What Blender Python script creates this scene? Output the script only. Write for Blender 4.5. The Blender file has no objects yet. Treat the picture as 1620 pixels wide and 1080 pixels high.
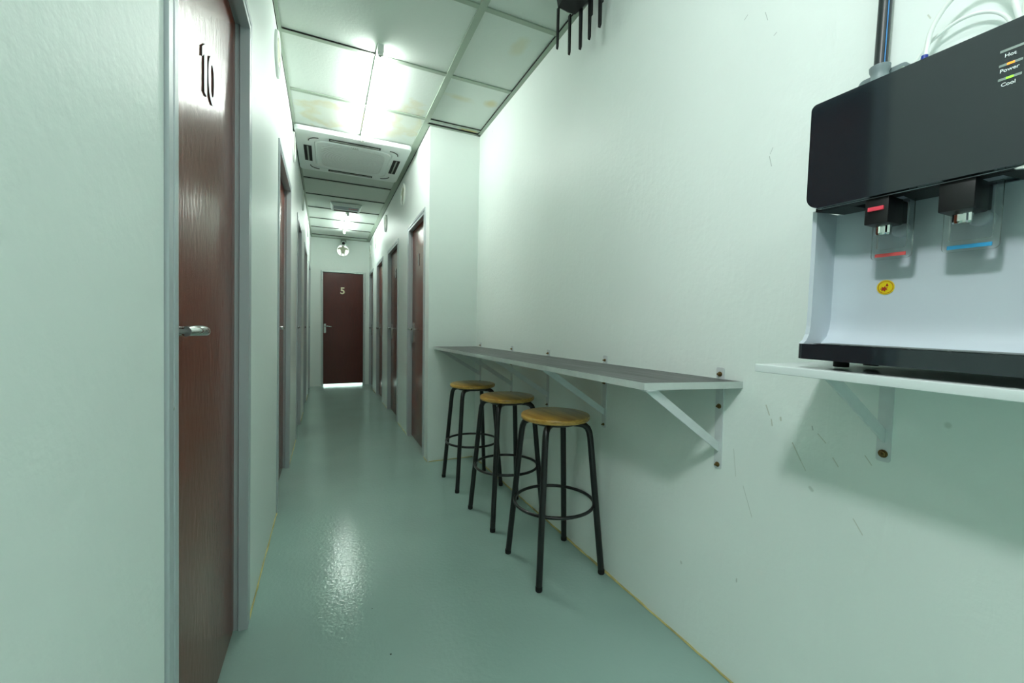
import bpy, bmesh, math, random
from mathutils import Vector, Matrix, Euler
random.seed(7)
S = bpy.context.scene
COL = S.collection
# ------------------------------------------------------------------ camera
CAMZ = 1.05
yaw, pit, rol = math.radians(24.462), math.radians(1.728), math.radians(0.807)
f_ = Vector((math.sin(yaw)*math.cos(pit), math.cos(yaw)*math.cos(pit), -math.sin(pit)))
r_ = Vector((math.cos(yaw), -math.sin(yaw), 0)); u_ = r_.cross(f_)
r2 = math.cos(rol)*r_ + math.sin(rol)*u_; u2 = r2.cross(f_)
cd = bpy.data.cameras.new('camera'); cam = bpy.data.objects.new('camera', cd); COL.objects.link(cam)
cd.sensor_width = 36.0; cd.lens = 648.93/1620*36.0; cd.clip_start = 0.02; cd.clip_end = 100
M = Matrix.Identity(4)
for i in range(3):
    M[i][0], M[i][1], M[i][2] = r2[i], u2[i], -f_[i]
M[2][3] = CAMZ
cam.matrix_world = M
S.camera = cam
S.view_settings.view_transform = 'Standard'; S.view_settings.look = 'None'
S.view_settings.gamma = 1; S.view_settings.use_curve_mapping = False
S.view_settings.exposure = 1.15
S.cycles.max_bounces = 16; S.cycles.diffuse_bounces = 12; S.cycles.glossy_bounces = 5
S.cycles.transmission_bounces = 8; S.cycles.caustics_reflective = False; S.cycles.caustics_refractive = False
S.cycles.sample_clamp_indirect = 4.0
# ------------------------------------------------------------------ world and lamps
W = bpy.data.worlds.new('world'); S.world = W; W.use_nodes = True
W.node_tree.nodes['Background'].inputs[0].default_value = (0.75, 0.95, 0.85, 1)
W.node_tree.nodes['Background'].inputs[1].default_value = 0.02
TUBE1_E, TUBE2_E, TUBE0_E = 43.0, 34.0, 17.0
def area(name, loc, rot, sx, sy, power, col):
    l = bpy.data.lights.new(name, 'AREA'); l.shape = 'RECTANGLE'; l.size = sx; l.size_y = sy
    l.energy = power; l.color = col
    o = bpy.data.objects.new(name, l); COL.objects.link(o); o.location = loc; o.rotation_euler = rot
    return o
# foyer ceiling lamp (outside the frame), added fill light behind the camera, room behind door 5
area('foyer_ceiling_lamp', (-0.54, 0.03, 2.53), (0, math.radians(-66), 0), 0.20, 0.22, 10, (0.94, 0.99, 1.0))
area('lobby_fill_light', (0.1, -1.2, 2.55), (0, 0, 0), 1.5, 1.1, 8, (0.95, 1.0, 0.99))
area('back_room_lamp', (0.28, 8.9, 2.2), (0, 0, 0), 0.6, 0.6, 60, (0.9, 1.0, 1.0))

# ------------------------------------------------------------------ helpers
def lin(c):
    return tuple((x/12.92 if x <= 0.04045 else ((x+0.055)/1.055)**2.4) for x in [v/255 for v in c])
def mat(name, rgb, rough=0.5, metal=0.0, bump=0.0, bscale=60, var=0.0, vscale=6, spec=0.5, coat=0.0, emit=0, ecol=None, trans=0.0, ior=1.45, dist=0.002):
    m = bpy.data.materials.new(name); m.use_nodes = True
    nt = m.node_tree; b = nt.nodes['Principled BSDF']
    c = lin(rgb)
    b.inputs['Base Color'].default_value = (*c, 1)
    b.inputs['Roughness'].default_value = rough; b.inputs['Metallic'].default_value = metal
    b.inputs['Specular IOR Level'].default_value = spec; b.inputs['Coat Weight'].default_value = coat
    b.inputs['Coat Roughness'].default_value = 0.08
    b.inputs['Transmission Weight'].default_value = trans; b.inputs['IOR'].default_value = ior
    if emit:
        b.inputs['Emission Color'].default_value = (*(ecol or c), 1); b.inputs['Emission Strength'].default_value = emit
    tc = nt.nodes.new('ShaderNodeTexCoord')
    if var:
        n = nt.nodes.new('ShaderNodeTexNoise'); n.inputs['Scale'].default_value = vscale; n.inputs['Detail'].default_value = 4
        nt.links.new(tc.outputs['Object'], n.inputs['Vector'])
        r = nt.nodes.new('ShaderNodeValToRGB')
        r.color_ramp.elements[0].position = .3; r.color_ramp.elements[1].position = .7
        r.color_ramp.elements[0].color = (*[x*(1-var) for x in c], 1)
        r.color_ramp.elements[1].color = (*[min(1, x*(1+var)) for x in c], 1)
        nt.links.new(n.outputs['Fac'], r.inputs['Fac']); nt.links.new(r.outputs['Color'], b.inputs['Base Color'])
    if bump:
        n = nt.nodes.new('ShaderNodeTexNoise'); n.inputs['Scale'].default_value = bscale; n.inputs['Detail'].default_value = 3
        nt.links.new(tc.outputs['Object'], n.inputs['Vector'])
        bp = nt.nodes.new('ShaderNodeBump'); bp.inputs['Strength'].default_value = bump; bp.inputs['Distance'].default_value = dist
        nt.links.new(n.outputs['Fac'], bp.inputs['Height']); nt.links.new(bp.outputs['Normal'], b.inputs['Normal'])
    return m
def setp(o, **k):
    for a, v in k.items(): o[a] = v
    return o
def thing(name, label, cat, loc=(0,0,0), rot=(0,0,0), group=None, kind=None):
    o = bpy.data.objects.new(name, None); o.empty_display_size = .1; COL.objects.link(o)
    o.location = loc; o.rotation_euler = rot
    if label: o['label'] = label
    if cat: o['category'] = cat
    if group: o['group'] = group
    if kind: o['kind'] = kind
    return o
def origin(o):
    v = Vector((0,0,0))
    while o is not None:
        v = v + o.location; o = o.parent
    return v
def obj(name, bm, m, parent=None, smooth=None, base=None):
    """bm is in room coordinates; a parented mesh is stored relative to its thing's base"""
    off = origin(parent) if parent is not None else (Vector(base) if base else Vector((0,0,0)))
    bmesh.ops.translate(bm, verts=bm.verts, vec=-off)
    me = bpy.data.meshes.new(name); bm.normal_update(); bm.to_mesh(me); bm.free()
    for mm in (m if isinstance(m, (list, tuple)) else [m]): me.materials.append(mm)
    o = bpy.data.objects.new(name, me); COL.objects.link(o)
    if parent is not None: o.parent = parent
    elif base: o.location = base
    if smooth is not None:
        for p in me.polygons: p.use_smooth = True
        try: me.set_sharp_from_angle(angle=math.radians(smooth))
        except Exception: pass
    return o
def NB(): return bmesh.new()
def box(bm, x0, x1, y0, y1, z0, z1, bev=0, seg=2, mi=0):
    if x0 > x1: x0, x1 = x1, x0
    if y0 > y1: y0, y1 = y1, y0
    if z0 > z1: z0, z1 = z1, z0
    r = bmesh.ops.create_cube(bm, size=1)
    vs = r['verts']
    for v in vs:
        v.co = Vector((x0+(v.co.x+.5)*(x1-x0), y0+(v.co.y+.5)*(y1-y0), z0+(v.co.z+.5)*(z1-z0)))
    fs = set(f for v in vs for f in v.link_faces)
    for f in fs: f.material_index = mi
    if bev:
        es = list(set(e for v in vs for e in v.link_edges))
        rr = bmesh.ops.bevel(bm, geom=es, offset=bev, segments=seg, profile=.6, affect='EDGES')
        for f in rr['faces']: f.material_index = mi
    return bm
def tube(bm, pts, r, n=12, closed=False, caps=True):
    pts = [Vector(p) for p in pts]; rings = []; N = len(pts)
    up = None
    for i, p in enumerate(pts):
        if closed: t = pts[(i+1) % N]-pts[i-1]
        else: t = pts[min(i+1, N-1)]-pts[max(i-1, 0)]
        t.normalize()
        if up is None:
            up = Vector((0,0,1)) if abs(t.z) < .9 else Vector((1,0,0))
        a = t.cross(up).normalized(); up = a.cross(t).normalized()
        rr = r[i] if isinstance(r, (list, tuple)) else r
        rings.append([bm.verts.new(p+rr*(math.cos(2*math.pi*k/n)*a+math.sin(2*math.pi*k/n)*up)) for k in range(n)])
    for i in range(N if closed else N-1):
        A, B = rings[i], rings[(i+1) % N]
        for k in range(n): bm.faces.new((A[k], A[(k+1) % n], B[(k+1) % n], B[k]))
    if caps and not closed:
        bm.faces.new(rings[0][::-1]); bm.faces.new(rings[-1])
    return bm
def smooth_path(pts, n=8):
    P = [Vector(p) for p in pts]; P = [2*P[0]-P[1]]+P+[2*P[-1]-P[-2]]; out = []
    for i in range(1, len(P)-2):
        for k in range(n):
            t = k/n; a, b, c, d = P[i-1], P[i], P[i+1], P[i+2]
            out.append(.5*((2*b)+(-a+c)*t+(2*a-5*b+4*c-d)*t*t+(-a+3*b-3*c+d)*t**3))
    out.append(P[-2]); return out
def lathe(bm, prof, c, axis='z', n=48):
    """prof: (radius, height) list around an axis through c"""
    c = Vector(c); rings = []
    for r, h in prof:
        ring = []
        for k in range(n):
            a = 2*math.pi*k/n; ca, sa = r*math.cos(a), r*math.sin(a)
            d = {'z': Vector((ca, sa, h)), 'x': Vector((h, ca, sa)), 'y': Vector((sa, h, ca))}[axis]
            ring.append(bm.verts.new(c+d))
        rings.append(ring)
    for A, B in zip(rings, rings[1:]):
        for k in range(n): bm.faces.new((A[k], A[(k+1) % n], B[(k+1) % n], B[k]))
    if prof[0][0] > 1e-6: bm.faces.new(rings[0][::-1])
    if prof[-1][0] > 1e-6: bm.faces.new(rings[-1])
    bmesh.ops.remove_doubles(bm, verts=bm.verts, dist=1e-6)
    bmesh.ops.recalc_face_normals(bm, faces=bm.faces)
    return bm
def prism(bm, poly, axis, a, b, mi=0):
    """extrude a 2-D polygon (other two axes in order) along an axis from a to b"""
    def P(u, v, w):
        return {'x': Vector((w, u, v)), 'y': Vector((u, w, v)), 'z': Vector((u, v, w))}[axis]
    A = [bm.verts.new(P(u, v, a)) for u, v in poly]; B = [bm.verts.new(P(u, v, b)) for u, v in poly]
    n = len(poly); fs = [bm.faces.new(A), bm.faces.new(B[::-1])]
    for k in range(n): fs.append(bm.faces.new((A[k], B[k], B[(k+1) % n], A[(k+1) % n])))
    for f in fs: f.material_index = mi
    bmesh.ops.recalc_face_normals(bm, faces=fs)
    return bm
def text_bm(s, size, depth, matrix, bold=0.0, align='CENTER'):
    cu = bpy.data.curves.new('t', 'FONT'); cu.body = s; cu.size = size; cu.extrude = depth/2; cu.align_x = align; cu.align_y = 'CENTER'
    cu.offset = bold; cu.resolution_u = 6
    o = bpy.data.objects.new('t', cu); COL.objects.link(o)
    dg = bpy.context.evaluated_depsgraph_get(); me = bpy.data.meshes.new_from_object(o.evaluated_get(dg))
    bm = bmesh.new(); bm.from_mesh(me); bm.transform(matrix)
    bpy.data.objects.remove(o); bpy.data.curves.remove(cu); bpy.data.meshes.remove(me)
    return bm
def frame_mat(pos, right, up):
    right = Vector(right).normalized(); up = Vector(up).normalized(); n = right.cross(up)
    m = Matrix.Identity(4)
    for i in range(3):
        m[i][0], m[i][1], m[i][2], m[i][3] = right[i], up[i], n[i], pos[i]
    return m
def merge(a, b):
    me = bpy.data.meshes.new('tmp'); b.to_mesh(me); b.free(); a.from_mesh(me); bpy.data.meshes.remove(me); return a
def rrect(u0, u1, v0, v1, rads, n=6):
    """rounded rectangle polygon, rads for (u0v0, u1v0, u1v1, u0v1)"""
    out = []
    for (cu, cv, su, sv, a0), r in zip(((u0, v0, 1, 1, 180), (u1, v0, -1, 1, 270), (u1, v1, -1, -1, 0), (u0, v1, 1, -1, 90)), rads):
        if r <= 0: out.append((cu, cv)); continue
        for k in range(n+1):
            a = math.radians(a0+90*k/n); out.append((cu+su*r+r*math.cos(a), cv+sv*r+r*math.sin(a)))
    return out

# ------------------------------------------------------------------ materials
def wall_mat(name, rgb, marks=False):
    m = mat(name, rgb, rough=.42, bump=.3, bscale=45, spec=.35, dist=.0035)
    nt = m.node_tree; b = nt.nodes['Principled BSDF']; tc = [n for n in nt.nodes if n.type == 'TEX_COORD'][0]
    c = lin(rgb)
    n = nt.nodes.new('ShaderNodeTexNoise'); n.inputs['Scale'].default_value = 1.3; n.inputs['Detail'].default_value = 5
    nt.links.new(tc.outputs['Object'], n.inputs['Vector'])
    r = nt.nodes.new('ShaderNodeValToRGB'); r.color_ramp.elements[0].position = .3; r.color_ramp.elements[1].position = .7
    r.color_ramp.elements[0].color = (*[x*.95 for x in c], 1); r.color_ramp.elements[1].color = (*c, 1)
    nt.links.new(n.outputs['Fac'], r.inputs['Fac'])
    last = r.outputs['Color']
    # sparse dark specks and scuffs
    v = nt.nodes.new('ShaderNodeTexVoronoi'); v.inputs['Scale'].default_value = 5.5; v.feature = 'F1'
    mp = nt.nodes.new('ShaderNodeMapping'); mp.inputs['Rotation'].default_value = (.5, 0, 0); mp.inputs['Scale'].default_value = (1, 2.2, .55)
    nt.links.new(tc.outputs['Object'], mp.inputs['Vector'])
    nt.links.new(mp.outputs['Vector'], v.inputs['Vector'])
    l = nt.nodes.new('ShaderNodeMath'); l.operation = 'LESS_THAN'; l.inputs[1].default_value = .022 if marks else .012
    nt.links.new(v.outputs['Distance'], l.inputs[0])
    n2 = nt.nodes.new('ShaderNodeTexNoise'); n2.inputs['Scale'].default_value = 2.1
    nt.links.new(tc.outputs['Object'], n2.inputs['Vector'])
    g = nt.nodes.new('ShaderNodeMath'); g.operation = 'GREATER_THAN'; g.inputs[1].default_value = .52
    nt.links.new(n2.outputs['Fac'], g.inputs[0])
    mu = nt.nodes.new('ShaderNodeMath'); mu.operation = 'MULTIPLY'; nt.links.new(l.outputs[0], mu.inputs[0]); nt.links.new(g.outputs[0], mu.inputs[1])
    m2 = nt.nodes.new('ShaderNodeMath'); m2.operation = 'MULTIPLY'; m2.inputs[1].default_value = .45
    nt.links.new(mu.outputs[0], m2.inputs[0])
    mx = nt.nodes.new('ShaderNodeMixRGB'); nt.links.new(m2.outputs[0], mx.inputs[0]); nt.links.new(last, mx.inputs[1])
    mx.inputs[2].default_value = (*lin((112, 112, 92)), 1)
    out = mx.outputs[0]
    if marks:
        pos = nt.nodes.new('ShaderNodeVectorMath'); pos.operation = 'MULTIPLY'; pos.inputs[1].default_value = (0, 1, 1)
        nt.links.new(tc.outputs['Object'], pos.inputs[0])
        T, Dk, G = (150, 146, 112), (70, 76, 70), (168, 178, 166)
        for (y1, z1, y2, z2, w, c_) in ((.759, 1.540, .752, 1.511, .0009, Dk), (.750, 1.561, .757, 1.546, .0008, Dk), (.667, .762, .645, .722, .0014, T), (.645, .722, .632, .700, .0008, T),
              (.741, .848, .731, .823, .0018, T), (.725, .812, .722, .795, .0016, T), (.700, .822, .699, .815, .0025, T), (.607, .800, .589, .782, .0012, T), (.572, .750, .560, .732, .0012, T), (.525, .621, .506, .592, .001, T),
              (.621, .816, .619, .807, .0013, Dk), (.375, .873, .375, .872, .0055, G), (.787, 1.952, .779, 1.925, .0008, Dk), (.752, 1.874, .759, 1.870, .001, Dk), (.435, 1.706, .431, 1.697, .0013, T),
              (.508, .774, .495, .756, .001, T), (.841, 1.981, .851, 1.973, .001, Dk), (1.017, .259, 1.016, .256, .004, G), (.62, .66, .615, .655, .004, G), (.80, .60, .77, .52, .0011, G), (.835, .70, .825, .62, .0011, G)):
            A_, B_ = Vector((0, y1, z1)), Vector((0, y2, z2)); BA = B_-A_
            pa = nt.nodes.new('ShaderNodeVectorMath'); pa.operation = 'SUBTRACT'; nt.links.new(pos.outputs[0], pa.inputs[0]); pa.inputs[1].default_value = A_
            dt = nt.nodes.new('ShaderNodeVectorMath'); dt.operation = 'DOT_PRODUCT'; nt.links.new(pa.outputs[0], dt.inputs[0]); dt.inputs[1].default_value = BA/max(BA.length_squared, 1e-9)
            cl = nt.nodes.new('ShaderNodeClamp'); nt.links.new(dt.outputs['Value'], cl.inputs[0])
            sc = nt.nodes.new('ShaderNodeVectorMath'); sc.operation = 'SCALE'; sc.inputs[0].default_value = BA; nt.links.new(cl.outputs[0], sc.inputs['Scale'])
            df = nt.nodes.new('ShaderNodeVectorMath'); df.operation = 'DISTANCE'; nt.links.new(pa.outputs[0], df.inputs[0]); nt.links.new(sc.outputs[0], df.inputs[1])
            rp = nt.nodes.new('ShaderNodeMapRange'); rp.inputs[1].default_value = w*.6; rp.inputs[2].default_value = w*1.3; rp.inputs[3].default_value = .45; rp.inputs[4].default_value = 0
            nt.links.new(df.outputs['Value'], rp.inputs[0])
            q = nt.nodes.new('ShaderNodeMixRGB'); nt.links.new(rp.outputs[0], q.inputs[0]); nt.links.new(out, q.inputs[1]); q.inputs[2].default_value = (*lin(c_), 1)
            out = q.outputs[0]
        # trowel and filler ridges
        bp = [n for n in nt.nodes if n.type == 'BUMP'][0]
        mp3 = nt.nodes.new('ShaderNodeMapping'); mp3.inputs['Rotation'].default_value = (.7, 0, 0); mp3.inputs['Scale'].default_value = (1, 9, 2)
        nt.links.new(tc.outputs['Object'], mp3.inputs['Vector'])
        n3 = nt.nodes.new('ShaderNodeTexNoise'); n3.inputs['Scale'].default_value = 2.4; n3.inputs['Detail'].default_value = 8; n3.inputs['Distortion'].default_value = 1.2
        nt.links.new(mp3.outputs[0], n3.inputs['Vector'])
        b2 = nt.nodes.new('ShaderNodeBump'); b2.inputs['Strength'].default_value = .22; b2.inputs['Distance'].default_value = .006
        nt.links.new(n3.outputs['Fac'], b2.inputs['Height']); nt.links.new(bp.outputs[0], b2.inputs['Normal']); nt.links.new(b2.outputs[0], b.inputs['Normal'])
    nt.links.new(out, b.inputs['Base Color'])
    return m
WALLC = (232, 240, 236)
m_wall = wall_mat('painted_plaster', WALLC)
m_wallR = wall_mat('painted_plaster_scuffed', WALLC, True)
m_floor = mat('green_epoxy', (146, 172, 164), rough=.17, bump=.6, bscale=70, var=.04, vscale=2.2, spec=.5, dist=.0016)
def floor_wear():
    nt = m_floor.node_tree; b = nt.nodes['Principled BSDF']; tc = [n for n in nt.nodes if n.type == 'TEX_COORD'][0]
    bc = b.inputs['Base Color'].links[0].from_socket
    v = nt.nodes.new('ShaderNodeTexVoronoi'); v.inputs['Scale'].default_value = 7.0
    nt.links.new(tc.outputs['Object'], v.inputs['Vector'])
    l = nt.nodes.new('ShaderNodeMath'); l.operation = 'LESS_THAN'; l.inputs[1].default_value = .022
    nt.links.new(v.outputs['Distance'], l.inputs[0])
    s = nt.nodes.new('ShaderNodeSeparateColor'); nt.links.new(v.outputs['Color'], s.inputs[0])
    r = nt.nodes.new('ShaderNodeValToRGB'); r.color_ramp.interpolation = 'CONSTANT'
    r.color_ramp.elements[0].color = (*lin((50, 60, 52)), 1); r.color_ramp.elements[1].color = (*lin((190, 205, 195)), 1); r.color_ramp.elements[1].position = .6
    nt.links.new(s.outputs[0], r.inputs['Fac'])
    mx = nt.nodes.new('ShaderNodeMixRGB'); nt.links.new(l.outputs[0], mx.inputs[0]); nt.links.new(bc, mx.inputs[1]); nt.links.new(r.outputs[0], mx.inputs[2])
    nt.links.new(mx.outputs[0], b.inputs['Base Color'])
    n = nt.nodes.new('ShaderNodeTexNoise'); n.inputs['Scale'].default_value = 1.6; n.inputs['Detail'].default_value = 6
    nt.links.new(tc.outputs['Object'], n.inputs['Vector'])
    mr = nt.nodes.new('ShaderNodeMapRange'); mr.inputs[1].default_value = .3; mr.inputs[2].default_value = .7; mr.inputs[3].default_value = .075; mr.inputs[4].default_value = .11
    nt.links.new(n.outputs['Fac'], mr.inputs[0]); nt.links.new(mr.outputs[0], b.inputs['Roughness'])
floor_wear()
def stained_tile():
    m = mat('ceiling_tile', (206, 215, 208), rough=.75, bump=.35, bscale=70, spec=.2, dist=.002)
    nt = m.node_tree; b = nt.nodes['Principled BSDF']; tc = [n for n in nt.nodes if n.type == 'TEX_COORD'][0]
    sp = nt.nodes.new('ShaderNodeSeparateXYZ'); nt.links.new(tc.outputs['Object'], sp.inputs[0])
    n = nt.nodes.new('ShaderNodeTexNoise'); n.inputs['Scale'].default_value = 9; n.inputs['Detail'].default_value = 4
    nt.links.new(tc.outputs['Object'], n.inputs['Vector'])
    last = None
    # water stains: centre, radii, strength
    for (cx, cy, rx, ry, s, ring) in ((1.04, 2.70, .06, .06, .6, 0), (.82, 2.72, .13, .05, .42, 0), (.97, 2.10, .05, .10, .3, 0),
                                (.05, 3.36, .27, .22, .55, 1), (.56, 3.20, .13, .3, .45, 1), (1.03, 3.12, .10, .05, .95, 0), (.42, 3.45, .2, .08, .3, 0)):
        def mth(op, a, b2=None):
            k = nt.nodes.new('ShaderNodeMath'); k.operation = op
            if isinstance(a, float): k.inputs[0].default_value = a
            else: nt.links.new(a, k.inputs[0])
            if b2 is not None:
                if isinstance(b2, float): k.inputs[1].default_value = b2
                else: nt.links.new(b2, k.inputs[1])
            return k.outputs[0]
        dx = mth('DIVIDE', mth('SUBTRACT', sp.outputs[0], float(cx)), float(rx)); dy = mth('DIVIDE', mth('SUBTRACT', sp.outputs[1], float(cy)), float(ry))
        d = mth('SQRT', mth('ADD', mth('MULTIPLY', dx, dx), mth('MULTIPLY', dy, dy)))
        d = mth('ADD', d, mth('MULTIPLY', mth('SUBTRACT', n.outputs['Fac'], .5), 1.5))
        r = nt.nodes.new('ShaderNodeValToRGB'); e = r.color_ramp.elements
        if ring:
            e[0].position = .35; e[0].color = (.15*s, .15*s, .15*s, 1); e[1].position = 1.0; e[1].color = (0, 0, 0, 1)
            x = e.new(.72); x.color = (s*.75, s*.75, s*.75, 1)
        else:
            e[0].position = .3; e[0].color = (s*.95, s*.95, s*.95, 1); e[1].position = 1.15 if False else 1.0; e[1].color = (0, 0, 0, 1)
        nt.links.new(d, r.inputs['Fac'])
        last = r.outputs['Color'] if last is None else mth('MAXIMUM', last, r.outputs['Color'])
    mx = nt.nodes.new('ShaderNodeMixRGB'); nt.links.new(last, mx.inputs[0])
    mx.inputs[1].default_value = (*lin((206, 215, 208)), 1); mx.inputs[2].default_value = (*lin((196, 182, 120)), 1)
    nt.links.new(mx.outputs[0], b.inputs['Base Color'])
    return m
m_tile = stained_tile()
m_grid = mat('painted_tee_bar', (150, 164, 148), rough=.45, spec=.4)
m_dark = mat('dark_gap', (30, 32, 30), rough=.9)
m_frame = mat('grey_metal_frame', (180, 189, 192), rough=.36, metal=.15, bump=.08, bscale=25)
m_framew = mat('pale_metal_frame', (205, 214, 206), rough=.4)
m_alu = mat('aluminium_frame', (190, 200, 198), rough=.3, metal=.5)
def laminate(name, rgb, var=.18, rough=.24, coat=.05):
    m = mat(name, rgb, rough=rough, spec=.42, coat=coat)
    nt = m.node_tree; b = nt.nodes['Principled BSDF']; tc = [n for n in nt.nodes if n.type == 'TEX_COORD'][0]
    mp = nt.nodes.new('ShaderNodeMapping'); mp.inputs['Scale'].default_value = (30, 30, 1.6)
    nt.links.new(tc.outputs['Object'], mp.inputs['Vector'])
    n = nt.nodes.new('ShaderNodeTexNoise'); n.inputs['Scale'].default_value = 3; n.inputs['Detail'].default_value = 6
    nt.links.new(mp.outputs[0], n.inputs['Vector'])
    c = lin(rgb); r = nt.nodes.new('ShaderNodeValToRGB'); r.color_ramp.elements[0].position = .3; r.color_ramp.elements[1].position = .72
    r.color_ramp.elements[0].color = (*[x*(1-var) for x in c], 1); r.color_ramp.elements[1].color = (*[x*(1+var) for x in c], 1)
    nt.links.new(n.outputs['Fac'], r.inputs['Fac']); nt.links.new(r.outputs[0], b.inputs['Base Color'])
    n2 = nt.nodes.new('ShaderNodeTexNoise'); n2.inputs['Scale'].default_value = 55; n2.inputs['Detail'].default_value = 2
    mp2 = nt.nodes.new('ShaderNodeMapping'); mp2.inputs['Scale'].default_value = (1, 1, .35)
    nt.links.new(tc.outputs['Object'], mp2.inputs['Vector']); nt.links.new(mp2.outputs[0], n2.inputs['Vector'])
    bp = nt.nodes.new('ShaderNodeBump'); bp.inputs['Strength'].default_value = .3; bp.inputs['Distance'].default_value = .0035
    nt.links.new(n2.outputs['Fac'], bp.inputs['Height']); nt.links.new(bp.outputs[0], b.inputs['Normal']); nt.links.new(bp.outputs[0], b.inputs['Coat Normal'])
    return m
m_door = laminate('brown_laminate', (108, 46, 29), var=.1)
m_door5 = laminate('dark_brown_laminate', (76, 22, 12), rough=.3, coat=.2)
m_chrome = mat('chrome', (225, 230, 228), rough=.09, metal=1.0)
m_steel = mat('satin_steel', (170, 178, 174), rough=.25, metal=.9)
m_num = mat('silver_acrylic_number', (160, 188, 194), rough=.3, metal=.2)
m_numw = mat('cream_number', (232, 228, 196), rough=.4)
m_numedge = mat('number_dark_edge', (52, 42, 36), rough=.5)
m_white = mat('white_plastic', (232, 238, 232), rough=.35)
m_white2 = mat('white_powder_coat', (216, 224, 224), rough=.3, coat=.2)
m_bracket = mat('white_painted_steel', (206, 212, 213), rough=.4, var=.04, vscale=30)
m_greyp = mat('grey_plastic', (150, 158, 150), rough=.5)
m_vdark = mat('vent_blade', (186, 190, 166), rough=.6)
m_black = mat('black_gloss_steel_tube', (16, 17, 18), rough=.3, coat=.3)
m_blackp = mat('black_plastic', (17, 18, 20), rough=.4)
m_gloss = mat('black_gloss_panel', (28, 36, 42), rough=.07, coat=1.0, spec=.5, bump=.12, bscale=5, dist=.004)
m_bodyw = mat('white_dispenser_body', (200, 209, 218), rough=.28, coat=.2)
m_red = mat('pink_red_plastic', (228, 70, 88), rough=.35)
m_redb = mat('red_label', (214, 84, 84), rough=.5)
m_blue = mat('light_blue_label', (52, 160, 214), rough=.5)
m_blued = mat('dark_blue_plastic', (20, 50, 140), rough=.4)
m_cableb = mat('blue_cable', (40, 120, 180), rough=.5)
m_clear = mat('clear_acrylic', (250, 252, 250), rough=.02, trans=1.0, ior=1.42)
def clear_mat():
    m = mat('clear_acrylic', (252, 254, 253), rough=.02, trans=1.0, ior=1.45); nt = m.node_tree
    b = nt.nodes['Principled BSDF']; out = nt.nodes['Material Output']
    tr = nt.nodes.new('ShaderNodeBsdfTransparent'); tr.inputs[0].default_value = (.96, .98, .97, 1)
    mx = nt.nodes.new('ShaderNodeMixShader'); mx.inputs[0].default_value = .75
    nt.links.new(tr.outputs[0], mx.inputs[1]); nt.links.new(b.outputs[0], mx.inputs[2]); nt.links.new(mx.outputs[0], out.inputs[0]); return m
m_clear = clear_mat()
m_yellow = mat('yellow_sticker', (232, 205, 10), rough=.5)
m_stred = mat('sticker_red', (170, 50, 20), rough=.5)
m_stedge = mat('caulk', (190, 178, 120), rough=.6, var=.4, vscale=9, bump=.6, bscale=60)
m_bolt = mat('brass_bolt', (120, 98, 60), rough=.4, metal=.8)
m_rubber = mat('black_rubber', (14, 14, 14), rough=.7)
m_ac = mat('air_conditioner_plastic', (226, 234, 232), rough=.4)
m_lens = mat('camera_lens_glass', (8, 8, 10), rough=.1)
m_txt = mat('white_print', (235, 240, 240), rough=.5)
m_conduit = mat('dark_grey_conduit', (36, 44, 45), rough=.35)
m_clamp = mat('grey_pipe_saddle', (120, 134, 136), rough=.4)
m_tube = mat('led_tube_glow', (235, 255, 245), emit=TUBE1_E, ecol=(.945, 1.0, .955))
m_tube2 = mat('led_tube_glow_far', (235, 255, 245), emit=TUBE2_E, ecol=(.90, 1.0, .94))
m_tube0 = mat('led_tube_glow_near', (235, 255, 245), emit=TUBE0_E, ecol=(.95, 1.0, .98))
def lam_top():
    m = mat('grey_wood_laminate', (128, 128, 126), rough=.5, spec=.5)
    nt = m.node_tree; b = nt.nodes['Principled BSDF']; tc = [n for n in nt.nodes if n.type == 'TEX_COORD'][0]
    mp = nt.nodes.new('ShaderNodeMapping'); mp.inputs['Scale'].default_value = (60, 1.3, 10)
    nt.links.new(tc.outputs['Object'], mp.inputs['Vector'])
    n = nt.nodes.new('ShaderNodeTexNoise'); n.inputs['Scale'].default_value = 2; n.inputs['Detail'].default_value = 8
    nt.links.new(mp.outputs[0], n.inputs['Vector'])
    r = nt.nodes.new('ShaderNodeValToRGB'); r.color_ramp.elements[0].position = .34; r.color_ramp.elements[1].position = .66
    r.color_ramp.elements[0].color = (*lin((48, 50, 50)), 1); r.color_ramp.elements[1].color = (*lin((108, 110, 109)), 1)
    nt.links.new(n.outputs['Fac'], r.inputs['Fac']); nt.links.new(r.outputs[0], b.inputs['Base Color'])
    return m
m_top = lam_top()
def wood_seat():
    m = mat('oak_veneer', (186, 148, 84), rough=.28, coat=.4)
    nt = m.node_tree; b = nt.nodes['Principled BSDF']; tc = [n for n in nt.nodes if n.type == 'TEX_COORD'][0]
    mp = nt.nodes.new('ShaderNodeMapping'); mp.inputs['Scale'].default_value = (26, 2.6, 90); mp.inputs['Rotation'].default_value = (0, 0, .5)
    nt.links.new(tc.outputs['Object'], mp.inputs['Vector'])
    n = nt.nodes.new('ShaderNodeTexNoise'); n.inputs['Scale'].default_value = 1.6; n.inputs['Detail'].default_value = 7; n.inputs['Distortion'].default_value = .6
    nt.links.new(mp.outputs[0], n.inputs['Vector'])
    r = nt.nodes.new('ShaderNodeValToRGB'); r.color_ramp.elements[0].position = .3; r.color_ramp.elements[1].position = .7
    r.color_ramp.elements[0].color = (*lin((160, 116, 44)), 1); r.color_ramp.elements[1].color = (*lin((218, 176, 92)), 1)
    nt.links.new(n.outputs['Fac'], r.inputs['Fac']); nt.links.new(r.outputs[0], b.inputs['Base Color'])
    return m
m_seat = wood_seat()

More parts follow.
